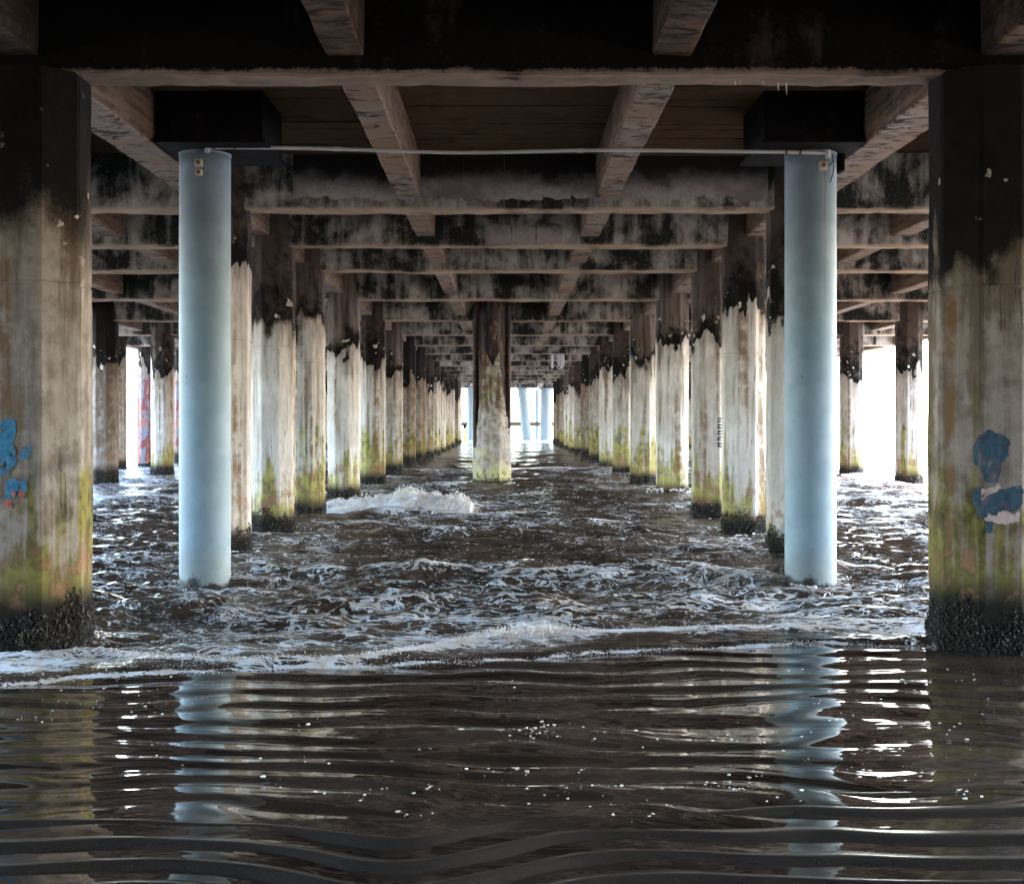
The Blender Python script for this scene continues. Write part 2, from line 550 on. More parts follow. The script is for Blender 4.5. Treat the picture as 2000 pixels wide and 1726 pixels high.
M_PATCH = make_patch_mat()
M_WATER = make_water_mat()
M_SAND = make_sand_mat()
M_BLUE = make_blue_mat()
M_FOAM = make_foam_mat()
M_BLACK = NT('blackened_steel')
_a = M_BLACK.noise(M_BLACK.obj(), 7, 6, .7)
M_BLACK.bump(_a, .5, .01)
M_BLACK = M_BLACK.out(M_BLACK.mix(M_BLACK.sm(_a, .56, .68), (.007, .006, .0055), (.035, .022, .014)), .92, .05)
M_BARN = NT('mussels_and_barnacles')
_n = M_BARN.noise(M_BARN.obj(), 34, 3, .6)
M_BARN.bump(M_BARN.noise(M_BARN.obj(), 60, 4, .7), .7, .01)
M_BARN = M_BARN.out(M_BARN.mix(M_BARN.sm(_n, .55, .66), (.018, .014, .011), (.22, .16, .11)), .6, .4)
M_PIPE = plain('white_plastic_conduit', (.62, .62, .62), .4, .12, 10)
M_RUST = plain('rusty_strap', (.17, .07, .03), .8, .5, 60)
M_BOX = plain('cream_junction_box', (.62, .52, .42), .5, .2, 40)
M_CABLE = plain('dark_cable', (.03, .025, .022), .6, .2, 40)
M_STEELW = plain('pale_grey_painted_pile', (.20, .26, .30), .5, .12, 3)
M_TIMBER = plain('brown_timber', (.13, .085, .05), .8, .5, 9)
M_YELLOW = plain('yellow_paint', (.5, .38, .05), .6, .2, 9)
M_CORE = None

# ------------------------------------------------------------------ water
front_px = [(-900, 1385), (-200, 1352), (0, 1340), (180, 1326), (500, 1311), (900, 1297), (1250, 1273), (1600, 1257), (1815, 1262), (2200, 1280), (2900, 1300)]
fr = np.array([on_water(*p) for p in front_px])
foamA_px = [(-300, 1290), (60, 1290), (200, 1283), (270, 1293), (480, 1304), (620, 1302), (700, 1294), (880, 1268), (1000, 1256), (1080, 1247), (1200, 1244), (1350, 1240), (1500, 1236), (1700, 1226), (2300, 1215)]
fa = np.array([on_water(*p) for p in foamA_px])


def front_y(x):
    return np.interp(x, fr[:, 0], fr[:, 1]) + .05 * (fbm(x * 3.1, x * 0 + 3.3, 5) - .5) + .03 * (vnoise(x * 11, x * 0, 8) - .5)


def foamA_y(x):
    return np.interp(x, fa[:, 0], fa[:, 1]) + .16 * (fbm(x * 2.0, x * 0 + 9.1, 15) - .5)


_waves = []
_wr = np.random.default_rng(21)
for lam in np.geomspace(.10, 2.6, 84):
    ang = _wr.normal(0, .34) + (.25 if lam < .7 else 0) * _wr.choice([-1, 1])
    _waves.append((lam, ang, (.0120 * lam ** .80 if lam < .55 else .0058 * lam ** .15) * _wr.uniform(.6, 1.3), _wr.uniform(0, 6.28)))


def shallow(x, y):
    wp = .50 * (fbm(x * .6 + 3, y * .7, 31, 3) - .5) + .22 * (fbm(x * 1.5, y * 1.6, 37, 2) - .5) + .05 * np.sin(x * 2.1 + 1)
    yy = np.maximum(y + wp + .02 * x, 1.2)
    g = np.log(.2 + .085 * (yy - 3.2) + .2) / .085
    ph = 2 * np.pi * g * 2.0
    am = .35 + 1.3 * fbm(x * .8, y * 1.3, 41, 2)
    h = .0047 * am * (np.sin(ph) + .32 * np.sin(2 * ph + .8))
    ph2 = 2 * np.pi * (yy * 1.0 + .16 * x + .1 * fbm(x, y, 43, 2)) / .155
    h = h * sstep(3.3, 4.1, y + .25 * (fbm(x * .9 + 4, y * .3, 139, 2) - .5)) + .0009 * np.sin(ph2) * fbm(x * 1.1, y * 1.1, 47, 2)
    pt = sstep(.35, .65, fbm(x * 1.3 + 9, y * 1.9, 57, 3))
    h = h + .0013 * np.sin(2 * np.pi * (yy * .93 + .34 * x + .16 * fbm(x * 1.2, y * 1.2, 59, 2)) / .31) * (.4 + pt)
    h = h + .00042 * pt * np.sin(2 * np.pi * (yy + .22 * x + .22 * fbm(x * 2.2, y * 2.2, 49, 3)) / .072)
    h = h + .0003 * (1 - pt) * np.sin(2 * np.pi * (yy - .12 * x + .25 * fbm(x * 1.8, y * 1.8, 50, 3)) / .093)
    sw = .006 * (fbm(x * 2.1, y * 4.0, 53, 3) - .5)
    return h + sw


def breaker(x, y):
    """white breaking crest left of the centre column"""
    u = (x + 1.1) / 1.1
    cy = 17.3 - .35 * u + .25 * (vnoise(x * 1.3, x * 0, 61) - .5)
    d = y - cy
    pro = np.where(d < 0, np.exp(-(d / .30) ** 2), np.exp(-(d / .75) ** 2))
    lat = sstep(-3.8, -.7, x) ** 1.4 * sstep(-.2, -.62, x) * (.55 + .8 * vnoise(x * 3.1, x * 0 + 2, 63))
    return pro * lat, d


def water_z(x, y, sx=None, sy=None):
    fy = front_y(x)
    d = y - fy
    chop = sstep(.05, 2.6, d) * .84 + sstep(0, .2, d) * .16
    hx = np.zeros_like(x); hy = np.zeros_like(x); hz = np.zeros_like(x)
    gust = .45 + 1.1 * fbm(x * .35, y * .35, 71, 3)
    for lam, ang, A, p0 in _waves:
        k = 2 * np.pi / lam
        dx, dy = math.sin(ang), math.cos(ang)
        ph = k * (dx * x + dy * y) + p0
        a = A * chop
        if lam < .8: a = a * gust
        if sx is not None:
            a = a * np.clip((lam / (2.2 * np.maximum(sx * abs(dx), sy * abs(dy)) + 1e-6)) - .7, 0, 1)
        hz += a * np.sin(ph)
        q = .9 * a
        c = np.cos(ph)
        hx += -q * dx * c; hy += -q * dy * c
    step = .020 * sstep(-.01, .10, d) + .02 * np.exp(-((y - foamA_y(x)) / .09) ** 2) * sstep(0, .1, d)
    sh = shallow(x, y) * (1 - sstep(-.02, .35, d))
    br, bd = breaker(x, y)
    z = hz + step + sh + .20 * br + br * (.10 * (fbm(x * 5, y * 5, 65, 3) - .5) + .05 * (vnoise(x * 17, y * 17, 67) - .5))
    # swells further out
    z = z + .10 * np.exp(-((y - 19.8 - .15 * x) / .45) ** 2) * sstep(-.4, .6, x) * sstep(4.5, 2.5, x) * .9
    z = z + .07 * np.exp(-((y - 30 - .3 * np.sin(x)) / .8) ** 2)
    return z, hx, hy, d


def ground_water_z(x, y):
    x = np.atleast_1d(np.asarray(x, float)); y = np.atleast_1d(np.asarray(y, float))
    return water_z(x, y)[0]


py_rows = np.concatenate([np.arange(1960, 1700, -6.0), np.arange(1700, 1345, -1.5), np.arange(1345, 960, -.95), np.arange(960, 845, -.7)])
D_rows = np.concatenate([3120 / (py_rows - VY), np.geomspace(126, 9000, 40)])
NC = 860
t_in = np.linspace(-1, 1, NC)
g_out = np.geomspace(1, 400, 16)[1:]
nr = len(D_rows)
X = np.zeros((nr, NC + 30)); Y = np.repeat(D_rows[:, None], NC + 30, 1)
half = .43 * D_rows + .7
X[:, 15:15 + NC] = t_in[None] * half[:, None]
far_x = np.maximum(half * 1.3, 6000)
e = (np.geomspace(1, 600, 16)[1:] - 1) / 599
X[:, 15 + NC:] = half[:, None] + e[None] * (far_x - half)[:, None]
X[:, :15] = -(half[:, None] + e[None, ::-1] * (far_x - half)[:, None])
sy = np.abs(np.gradient(Y, axis=0)); sx = np.abs(np.gradient(X, axis=1))
Z, HX, HY, dfr = water_z(X, Y, sx, sy)
near_ok = (sx < .3)
Z = np.where(sx < 1.5, Z, 0)
HX = np.where(near_ok, HX, 0); HY = np.where(near_ok, HY, 0)
# foam amounts, with sky highlights and sea glare painted in as foam
fo = np.zeros_like(X)
patch = fbm(X * .9, Y * .55, 81, 4)
fo += sstep(.05, .25, dfr) * (.02 + .12 * (1 - sstep(.3, 2.2, dfr))) * sstep(.34, .66, patch)
fo += (.315 + .06 * sstep(.35, .6, patch) + .06 * np.exp(-((dfr - 2.2) / 1.6) ** 2)) * sstep(.1, .6, dfr) * (1 - sstep(30, 50, Y))  # thin lace here also paints in sky highlights on the waves
fo += 1.0 * np.exp(-((dfr - .02) / .028) ** 2) * (.18 + .75 * fbm(X * 5, Y * 5, 87, 2))
lA = np.exp(-((Y - foamA_y(X)) / .07) ** 2)
fo += .16 * sstep(.02, .08, dfr) * (Y < foamA_y(X) + .1) + .5 * np.exp(-((X - .25) / .65) ** 2) * lA + lA * (.16 + .6 * fbm(X * 4, Y * 4, 89, 2)) * sstep(-2.6, -1.2, X) * (dfr > .03)
fo += .28 * np.exp(-((X + 2.3) / .9) ** 2) * np.exp(-((dfr - .35) / .3) ** 2)
br, bd = breaker(X, Y)
fo += (.55 + .7 * fbm(X * 4, Y * 6, 93, 3)) * br * (bd < .5) + .6 * np.exp(-((bd + .45) / .35) ** 2) * sstep(-4.2, -1.5, X) * sstep(-.2, -.5, X)
crest = sstep(.05, .13, Z) * (Y > 9) * (1 - sstep(60, 70, Y))
fo += .22 * crest * sstep(.4, .6, patch)
# breakers outside the pier, with glare off the sea painted in as foam
surf_glare = fbm(X * .16, Y * .22, 91, 4)
outside = np.maximum(sstep(66, 72, Y), sstep(9, 13, np.abs(X)) * sstep(14, 30, Y))
fo = np.maximum(fo, outside * (.55 + .75 * sstep(.38, .55, surf_glare)))
# around the column feet
nearcap = .50 + .22 * fbm(X * 3.2, Y * 4.5, 97, 3) + .5 * np.exp(-((dfr - .02) / .028) ** 2) + .55 * np.exp(-((X - .25) / .65) ** 2) * lA
fo = np.where(Y < 11, np.minimum(fo, nearcap), fo)
fo = np.clip(fo, 0, 1.3)
V = np.stack([X + HX, Y + HY, Z], -1).reshape(-1, 3)
nc = NC + 30
idx = np.arange(nr * nc).reshape(nr, nc)
Q = np.stack([idx[:-1, :-1], idx[:-1, 1:], idx[1:, 1:], idx[1:, :-1]], -1).reshape(-1, 4)
water = mesh_obj('sea_water', V, Q, M_WATER, smooth=True)
for nm, arr in (('foam', fo), ('calm', 1 - sstep(-.05, .35, dfr)), ('far', sstep(16, 50, Y) + (sx > .12) * 1.0)):
    at_ = water.data.attributes.new(nm, 'FLOAT', 'POINT')
    at_.data.foreach_set('value', np.clip(arr, 0, 1.3).astype(np.float32).ravel())
tag(water, kind='structure')

# sand bed: ripple ridges break the surface close to the camera, beach rises behind
ys = np.concatenate([np.linspace(-60, 2.2, 60), np.linspace(2.25, 4.6, 240), np.array([5, 6, 8, 12, 30, 9000])])
xs = np.concatenate([[-6000, -60, -15, -6], np.linspace(-3, 3, 260), [6, 15, 60, 6000]])
SX, SY = np.meshgrid(xs, ys)
wp = .30 * (fbm(SX * .7 + 8, SY * .6, 131, 3) - .5) + .08 * (fbm(SX * 2.2, SY * 2, 133, 2) - .5)
yy = SY + wp + .24 * np.exp(-((SX + .28) / .32) ** 2) - .05 * SX
ph = 2 * np.pi * yy / .20
rid = (.5 + .5 * np.sin(ph + .5 * np.sin(ph))) ** 1.3
am = .026 * (.55 + .9 * fbm(SX * .8, SY * .9, 137, 2))
emerge = sstep(4.45, 3.85, SY + .55 * (fbm(SX * .9 + 4, SY * .3, 139, 2) - .5) - .1 * np.abs(SX))
SZ = -.055 + .0465 * emerge + am * rid
SZ = np.where(SY < 2.6, SZ + (2.6 - SY) * .02, SZ)
SZ = np.where(SY < -2, SZ + np.minimum((-2 - SY) * .10, 1.2), SZ)
SZ = np.where(SY > 4.3, np.minimum(SZ, -.05 - (SY - 4.3) * .02), SZ)
SZ = np.maximum(SZ, -3)
i2 = np.arange(SX.size).reshape(SX.shape)
Q = np.stack([i2[:-1, :-1], i2[:-1, 1:], i2[1:, 1:], i2[1:, :-1]], -1).reshape(-1, 4)
sand = mesh_obj('beach_sand', np.stack([SX, SY, SZ], -1).reshape(-1, 3), Q, M_SAND, smooth=True)
tag(sand, kind='structure')

# unseen wall added behind the camera to keep light off the column fronts
sw = mesh_obj('light_blocker_wall', *box_vf(-300, 300, -11, -9, -1, 3.48), M_CAPDARK)
tag(sw, kind='structure')

# ------------------------------------------------------------------ pier deck, stringers, caps
BENTS = [7.1, 11.6, 14.0, 16.35, 20.25, 24.5] + [28.6 + 4.1 * i for i in range(10)]
ZC, ZS = 3.01, 3.50          # cap underside, soffit
EDGE = 9.7
deck = empty('pier_deck', (0, 36, ZS))
tag(deck, 'dark underside of the long pier deck with brown stringers running out to sea', 'pier deck', kind='thing')
STR = [(-9.57, .25), (-7.9, .24), (-5.9, .2), (-4.1, .2), (-2.605, .3), (-.845, .2), (.865, .2), (2.63, .3), (4.1, .2), (5.9, .2), (7.9, .24), (9.57, .25)]
bays = list(zip([-13.0, 2.6] + BENTS, [2.6] + BENTS + [70.5]))


def put(parent, name, V, Fc, mat, smooth=False):
    """child with world coordinates under an un-rotated parent"""
    l = parent.location
    V = np.asarray(V, dtype=np.float32) - np.array([l.x, l.y, l.z], dtype=np.float32)
    return mesh_obj(name, V, Fc, mat, parent, smooth=smooth)


for bi, (y0, y1) in enumerate(bays):
    for si, (sx0, w) in enumerate(STR):
        if bi == 0 and abs(sx0) > 20: continue
        near = bi in (1, 2, 3) and abs(sx0) < 3
        seg = 40 if near else (10 if bi < 7 else 3)
        a0 = y0 + (.125 if bi > 0 else 0) - .01
        a1 = y1 - .115
        zb = 3.11 if abs(sx0) < 9 else 3.03
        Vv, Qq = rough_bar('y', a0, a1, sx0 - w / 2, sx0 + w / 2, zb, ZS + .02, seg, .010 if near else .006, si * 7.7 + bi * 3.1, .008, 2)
        put(deck, 'stringer', Vv, Qq, M_STRSHADE if bi <= 1 else M_STR)
    xs_ = [-EDGE] + [s[0] for s in STR[1:-1]] + [EDGE]
    for x0, x1 in zip(xs_[:-1], xs_[1:]):
        Vv, Qq = box_vf(x0 + .004, x1 - .004, y0 + .004, y1 - .004, ZS + random.uniform(-.004, .01), ZS + .18)
        put(deck, 'deck_panel', Vv, Qq, M_SOFFIT)
        if bi == 2 and x0 > -4 and x1 < 4:
            yb = y0 + .14
            while yb < y1 - .2:
                wb = random.uniform(.15, .23)
                dz = random.uniform(0, .014)
                put(deck, 'soffit_board', *box_vf(x0 + .05, x1 - .05, yb, min(yb + wb, y1 - .13), ZS - .018 - dz, ZS - .006), M_BOARD)
                yb += wb + .008
Vv, Qq = box_vf(-EDGE - .12, EDGE + .12, -13.1, 70.6, ZS + .185, ZS + .40)
put(deck, 'deck_slab', Vv, Qq, M_CAP)

ORD = ['first', 'second', 'third', 'fourth', 'fifth', 'sixth', 'seventh', 'eighth', 'ninth', 'tenth', 'eleventh', 'twelfth', 'thirteenth', 'fourteenth', 'fifteenth', 'sixteenth']
cap_extra = {0: 'nearest blackened cap beam with a pale ragged lower edge above the blue columns',
             1: 'second cap beam from the camera with scalloped patches of pale render',
             2: 'third cap beam from the camera with a white patch at its middle'}
caps = []
for i, b in enumerate(BENTS):
    cap = empty('cap_beam', (0, b, ZC))
    cap['kind'] = 'thing'
    tag(cap, cap_extra.get(i, f'stained concrete cap beam, {ORD[i]} from the camera under the pier'), 'beam', 'cap beams crossing under the pier deck')
    seg = 220 if i < 3 else (120 if i < 6 else 30)
    Vv, Qq = rough_bar('x', -EDGE, EDGE, b - .125, b + .125, ZC, ZS, seg, .016 if i < 6 else .01, 11.3 * i, .012, 3)
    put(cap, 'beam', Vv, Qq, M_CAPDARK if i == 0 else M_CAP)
    caps.append(cap)

# pale render left on the faces of the second and third caps: slabs with cracked, scalloped lower edges
def render_slab(cap, yf, D, px0, px1, top, bot, seed, thick=.012, n=14, topamp=14, botamp=7, round_=3):
    top_p, bot_p = [], []
    for k in range(n + 1):
        t = k / n
        px = px0 + (px1 - px0) * t
        rr = round_ * (1 - math.sqrt(max(0, 1 - (2 * t - 1) ** 6)))
        top_p.append(at(px, top - topamp * nz(px * .02, seed, 1.5) + rr, D))
        bot_p.append(at(px, bot + botamp * nz(px * .06, seed, 7.5) - rr, D))
    V, Q = [], []
    m_ = n + 1
    for yy_ in (yf - thick, yf + .02):
        for p in top_p: V.append((p[0], yy_, min(p[2], ZS - .004)))
        for p in bot_p: V.append((p[0], yy_, max(p[2], ZC + .02)))
    for k in range(n):
        Q.append((k, m_ + k, m_ + k + 1, k + 1))
        Q.append((k, k + 1, 2 * m_ + k + 1, 2 * m_ + k))
        Q.append((m_ + k, 3 * m_ + k, 3 * m_ + k + 1, m_ + k + 1))
    Q.append((0, 2 * m_, 3 * m_, m_)); Q.append((n, m_ + n, 3 * m_ + n, 2 * m_ + n))
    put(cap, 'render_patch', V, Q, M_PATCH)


D2 = BENTS[1] - .14
edges = [572, 640, 692, 722, 770, 828, 866, 905, 985, 1060, 1115, 1168, 1218, 1262, 1330, 1375, 1438, 1500]
for k in range(len(edges) - 1):
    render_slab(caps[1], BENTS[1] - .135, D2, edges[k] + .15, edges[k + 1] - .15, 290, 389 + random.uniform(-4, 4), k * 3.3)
D3 = BENTS[2] - .14
for k, (a, b_) in enumerate([(948, 998), (1000, 1046), (1048, 1098)]):
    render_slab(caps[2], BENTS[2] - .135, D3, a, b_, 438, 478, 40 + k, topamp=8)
# rust drips under the nearest cap
for k, (px, ln) in enumerate([(1435, .015), (1446, .012), (1520, .045), (1536, .065), (1490, .01)]):
    x, y, _ = at(px, 160, 7.15)
    Vv, Qq = tube_vf([(x, y, ZC + .01), (x, y, ZC - ln * .5), (x + .002, y, ZC - ln)], [.006, .0045, .002], 6)
    put(caps[0], 'rust_drip', Vv, Qq, M_BOX)


# ------------------------------------------------------------------ columns
def oct_ring(R, z, ch=.10, seed=0, amp=.004):
    pts = []
    ang = [math.radians(22.5 + 45 * k) for k in range(8)]
    cs = [Vector((R * math.cos(a), R * math.sin(a))) for a in ang]
    for k in range(8):
        p, c, n = cs[k - 1], cs[k], cs[(k + 1) % 8]
        for q in (c.lerp(p, ch * .6), c.lerp(n, ch * .6), c.lerp(n, .36), c.lerp(n, .64)):
            d = amp * (nz(q.x * 5 + seed, q.y * 5, z * 2.2) + .6 * nz(q.x * 16 + seed, q.y * 16, z * 11))
            s = 1 + d / R
            pts.append((q.x * s, q.y * s, z))
    return pts


def loft(rings, caps=True):
    n = len(rings[0])
    V = [p for r in rings for p in r]
    Q = []
    for i in range(len(rings) - 1):
        for k in range(n):
            j = (k + 1) % n
            Q.append((i * n + k, i * n + j, (i + 1) * n + j, (i + 1) * n + k))
    if caps:
        Q.append(tuple(reversed(range(n))))
        Q.append(tuple((len(rings) - 1) * n + k for k in range(n)))
    return V, Q


_o = 1 / math.sqrt(2)
OCT_V = np.array([(1, 0, 0), (-1, 0, 0), (0, 1, 0), (0, -1, 0), (0, 0, 1), (0, 0, -1)], float)
OCT_F = np.array([(0, 2, 4), (2, 1, 4), (1, 3, 4), (3, 0, 4), (2, 0, 5), (1, 2, 5), (3, 1, 5), (0, 3, 5)])


def ico():
    import bmesh
    bm = bmesh.new(); bmesh.ops.create_icosphere(bm, subdivisions=1, radius=1)
    v = np.array([tuple(x.co) for x in bm.verts]); f = np.array([[q.index for q in x.verts] for x in bm.faces])
    bm.free()
    return v, f


ICO_V, ICO_F = ico()
SM_V = OCT_V; SM_F = OCT_F


def scatter(TV, TF, P, S, rot=True):
    """many copies of a template joined in one mesh; P (n,3), S (n,3)"""
    n = len(P)
    V = TV[None] * S[:, None]
    if rot:
        a = rng.uniform(0, 6.28, n); ca, sa = np.cos(a)[:, None], np.sin(a)[:, None]
        x, y = V[..., 0].copy(), V[..., 1].copy()
        V[..., 0] = x * ca - y * sa; V[..., 1] = x * sa + y * ca
    V = V + P[:, None]
    Fq = TF[None] + (np.arange(n) * len(TV))[:, None, None]
    return V.reshape(-1, 3), Fq.reshape(-1, TF.shape[1])


def barnacles(R, count, top, big):
    a = rng.uniform(0, 6.283, count)
    z = -.04 + top * 1.25 * rng.uniform(0, 1, count) ** 1.25 * (.68 + .14 * np.sin(a * 3 + R * 140) + .12 * np.sin(a * 7 + R * 60) + rng.uniform(0, .2, count))
    rr = R * .955 + rng.uniform(-.004, .012, count)
    # octagon radius at angle
    m_ = ((a + math.pi / 8) % (math.pi / 4)) - math.pi / 8
    rr = rr * .967 / np.cos(m_) 
    P = np.stack([rr * np.cos(a), rr * np.sin(a), z], -1)
    s = rng.uniform(.5, 1.2, count) * big
    S = np.stack([s, s * rng.uniform(.6, 1, count), s * rng.uniform(.9, 1.8, count)], -1)
    return scatter(OCT_V, OCT_F, P, S)


COLS = {}


def column(x, y, R, label, group, stain=2.2, growth=.75, dirt=0.0, top=3.46, detail=1, soft=0.0, tone=0.0):
    seed = x * 3.7 + y * 1.3
    root = empty('concrete_column', (x, y, 0))
    tag(root, label, 'column', group, 'thing')
    zs = [-.9, -.3]
    nseg = 46 if detail > 1 else (26 if detail == 1 else 10)
    zs += list(np.linspace(-.1, top, nseg))
    jz = 1.92 + .04 * math.sin(seed * 5)
    zs = [z for z in zs if abs(z - jz) > .03] + [jz - .012, jz - .004, jz + .004, jz + .012]
    zs.sort()
    rings = []
    for z in zs:
        r = R * (1.0 + .01 * math.sin(z * 1.7 + seed))
        if abs(z - jz) < .006: r -= .006
        rings.append(oct_ring(r, z, .1, seed, .006 if detail else .003))
    Vv, Qq = loft(rings)
    sh = mesh_obj('shaft', Vv, Qq, M_COL, root)
    sh['stain'] = float(stain); sh['growth'] = float(growth); sh['dirt'] = float(dirt); sh['soft'] = float(soft); sh['tone'] = float(tone)
    cnt, big = {2: (4200, .0072), 1: (900, .013), 0: (110, .03)}[detail]
    Vb, Fb = barnacles(R + .0004 * math.sin(seed * 9), cnt, .27 if detail == 2 else .20, big)
    b = mesh_obj('mussel_crust', Vb, Fb, M_BARN, root)
    b['kind'] = 'stuff'
    COLS[(round(x, 1), round(y, 1))] = (root, R)
    return root


GRP_L = 'concrete columns of the left aisle row'
GRP_R = 'concrete columns of the right aisle row'
special_L = {0: 'huge grimy column at the left edge with blue paint and green growth',
             1: 'narrow slice of pale column just right of the left blue column',
             2: 'broad pale column with black top, third back in the left aisle row',
             3: 'pale column with streaked dark brown top, fourth back in the left aisle row',
             4: 'pale column with grey brown top, fifth back in the left aisle row'}
special_R = {0: 'huge grimy column at the right edge with blue painted shapes',
             1: 'dark narrow column squeezed just left of the right blue column',
             2: 'broad pale column with black top, third back in the right aisle row',
             3: 'pale column with small black lettering, fourth back in the right aisle row',
             4: 'white column with flecked brown top, fifth back in the right aisle row'}
Rs = [.29, .245, .232, .235, .258, .25]
for i, b in enumerate(BENTS):
    R = Rs[i] if i < 6 else .25
    for side in (-1, 1):
        xin = 2.225 if side < 0 else 2.26
        cx = side * (xin + R * .985)
        rnd = random.Random(i * 2 + (side > 0))
        lab = (special_L if side < 0 else special_R).get(i, f'weathered octagonal column, {ORD[i]} back in the {"left" if side < 0 else "right"} row beside the central aisle')
        column(cx, b, R, lab, GRP_L if side < 0 else GRP_R,
               stain={0: 2.12, 1: 2.25, 2: 2.2, 3: 2.22, 4: 2.3}.get(i, 2.25) + rnd.uniform(-.2, .22),
               growth={0: 1.0, 1: .45, 2: .8, 3: .9, 4: .7}.get(i, .85 + rnd.uniform(-.15, .35)),
               dirt={0: .72 if side < 0 else .95, 1: .1, 2: 0, 3: .15, 4: 0}.get(i, rnd.choice([0, .2, .55, .9, 1.0]) if i > 5 else .15),
               soft={0: 1.0 if side < 0 else .3}.get(i, rnd.choice([0, 0, .1, .35])), tone={0: 0, 1: 0, 2: 0, 3: .45, 4: 1.0}.get(i, rnd.choice([0, 0, .5, .9])),
               top=ZC + .012 if i == 0 else 3.46, detail=2 if i < 3 else (1 if i < 7 else 0))
outer_R = {5: 'outer right column standing against the white sky nearest the big right column',
           6: 'outer right column against the white sky next to the right blue column'}
for i in range(4, 16):
    if i in (5, 6) or i > 6 or i == 4:
        column(7.4, BENTS[i], .25, outer_R.get(i, f'weathered column of the outer right row, {ORD[i]} bent from the camera'),
               'concrete columns of the outer right row', stain=2.1, growth=.8, dirt=.25, detail=1 if i < 7 else 0)
outer_L = {5: 'dark topped brown column seen just right of the huge left column',
           6: 'greenish column in the gap left of the left blue column'}
for i in range(4, 16):
    column(-7.4, BENTS[i], .25, outer_L.get(i, f'weathered column of the outer left row, {ORD[i]} bent from the camera'),
           'concrete columns of the outer left row', stain=2.25, growth=.9 if i == 6 else .5, dirt=1.0 if i == 5 else .3, detail=1 if i < 7 else 0)
edge_lab = ['slim grey column half hidden behind the brown one beside the huge left column',
            'far left column covered in red and orange graffiti',
            'graffiti covered column peeking out beside the left blue column']
for k, yy_ in enumerate([30.6, 33.4, 36.9]):
    column(-9.0, yy_, .255, edge_lab[k], 'columns along the left edge of the pier', stain=2.5, growth=.35, dirt=[.6, 1.0, .9][k], tone=1.0, top=ZC + .1, detail=1)


# paint on columns: thin skins that follow the facets
def inside(poly, x, y):
    r = np.zeros(x.shape, bool)
    n = len(poly)
    for i in range(n):
        x0, y0 = poly[i]; x1, y1 = poly[(i + 1) % n]
        c = ((y0 > y) != (y1 > y)) & (x < (x1 - x0) * (y - y0) / (y1 - y0 + 1e-9) + x0)
        r ^= c
    return r


def column_skin(key, polys, mat, name, cell=.005, wear=.36, off=.010, jit=3.0):
    root, R = COLS[key]
    cx, cy = root.location.x, root.location.y
    nu = int(2 * math.pi * R / cell)
    a = np.linspace(math.pi, 2 * math.pi, nu // 2)           # the half that faces the camera
    m_ = ((a + math.pi / 8) % (math.pi / 4)) - math.pi / 8
    rr = (R * math.cos(math.pi / 8) + off) / np.cos(m_)
    ax, ay = cx + rr * np.cos(a), cy + rr * np.sin(a)
    allpy = [p[1] for po in polys for p in po]
    z0 = H - (max(allpy) - VY) / F * cy; z1 = H - (min(allpy) - VY) / F * cy
    zs = np.arange(z0 - .05, z1 + .05, cell)
    AX, ZZ = np.meshgrid(ax, zs); AY, _ = np.meshgrid(ay, zs)
    px = VX + AX / AY * F; py = VY - (ZZ - H) / AY * F
    k = F / cy * .02
    jx = px + k * jit * (fbm(px / k * .3, py / k * .3, 3, 3) - .5); jy = py + k * jit * (fbm(px / k * .3 + 50, py / k * .3, 9, 3) - .5)
    mk = np.zeros(px.shape, bool)
    for po in polys: mk |= inside(po, jx, jy)
    mk &= fbm(px / k * .9, py / k * .6, 21, 3) > wear
    idx = np.arange(px.size).reshape(px.shape)
    fm = mk[:-1, :-1]
    Q = np.stack([idx[:-1, :-1], idx[:-1, 1:], idx[1:, 1:], idx[1:, :-1]], -1)[fm]
    if not len(Q): return
    V = np.stack([AX - cx, AY - cy, ZZ], -1).reshape(-1, 3)
    used, inv = np.unique(Q, return_inverse=True)
    return mesh_obj(name, V[used], inv.reshape(-1, 4), mat, root)


M_BLUEP = make_paint_mat('blue_graffiti_paint', (.008, .032, .05), (.016, .065, .095), (.16, .02, .03))
M_BLUEL = make_paint_mat('blue_graffiti_paint_left', (.02, .12, .22), (.05, .22, .34))
M_REDP = make_paint_mat('red_graffiti_paint', (.35, .06, .04), (.5, .14, .08))
M_INK = make_paint_mat('black_marker_paint', (.015, .014, .014), (.03, .028, .026))
M_PINK = make_paint_mat('faded_pink_paint', (.42, .30, .26), (.50, .38, .33))
kR = [k for k in COLS if k[1] == 7.1 and k[0] > 0][0]; kL = [k for k in COLS if k[1] == 7.1 and k[0] < 0][0]
s1 = column_skin(kR, [[(1898, 885), (1900, 865), (1912, 848), (1940, 843), (1966, 848), (1977, 868), (1972, 895), (1958, 918), (1945, 944), (1925, 935), (1910, 910)],
                      [(1899, 950), (1917, 955), (1920, 985), (1950, 955), (1975, 945), (1994, 942), (1994, 992), (1960, 1000), (1925, 1005), (1920, 1014), (1903, 1012)],
                      [(1918, 1024), (1940, 1022), (1938, 1036), (1922, 1038)]], M_BLUEP, 'blue_paint_patch', wear=.14)
s2 = column_skin(kR, [[(1920, 1008), (1994, 998), (1990, 1018), (1920, 1022)], [(1919, 955), (1945, 945), (1950, 952), (1922, 983)]], M_PINK, 'pink_paint_patch', off=.008)
s3 = column_skin(kL, [[(2, 822), (26, 818), (29, 850), (22, 870), (27, 900), (10, 930), (-10, 930), (-10, 830)], [(36, 872), (57, 870), (57, 890), (46, 900), (36, 896)],
                      [(6, 938), (54, 936), (56, 975), (40, 980), (10, 976)]], M_BLUEL, 'blue_paint_patch', wear=.26)
s4 = column_skin(kL, [[(12, 982), (28, 980), (24, 1000), (14, 998)], [(25, 960), (48, 962), (50, 978), (28, 980)]], M_REDP, 'red_paint_patch', off=.013)
kg = (-9.0, 33.4)
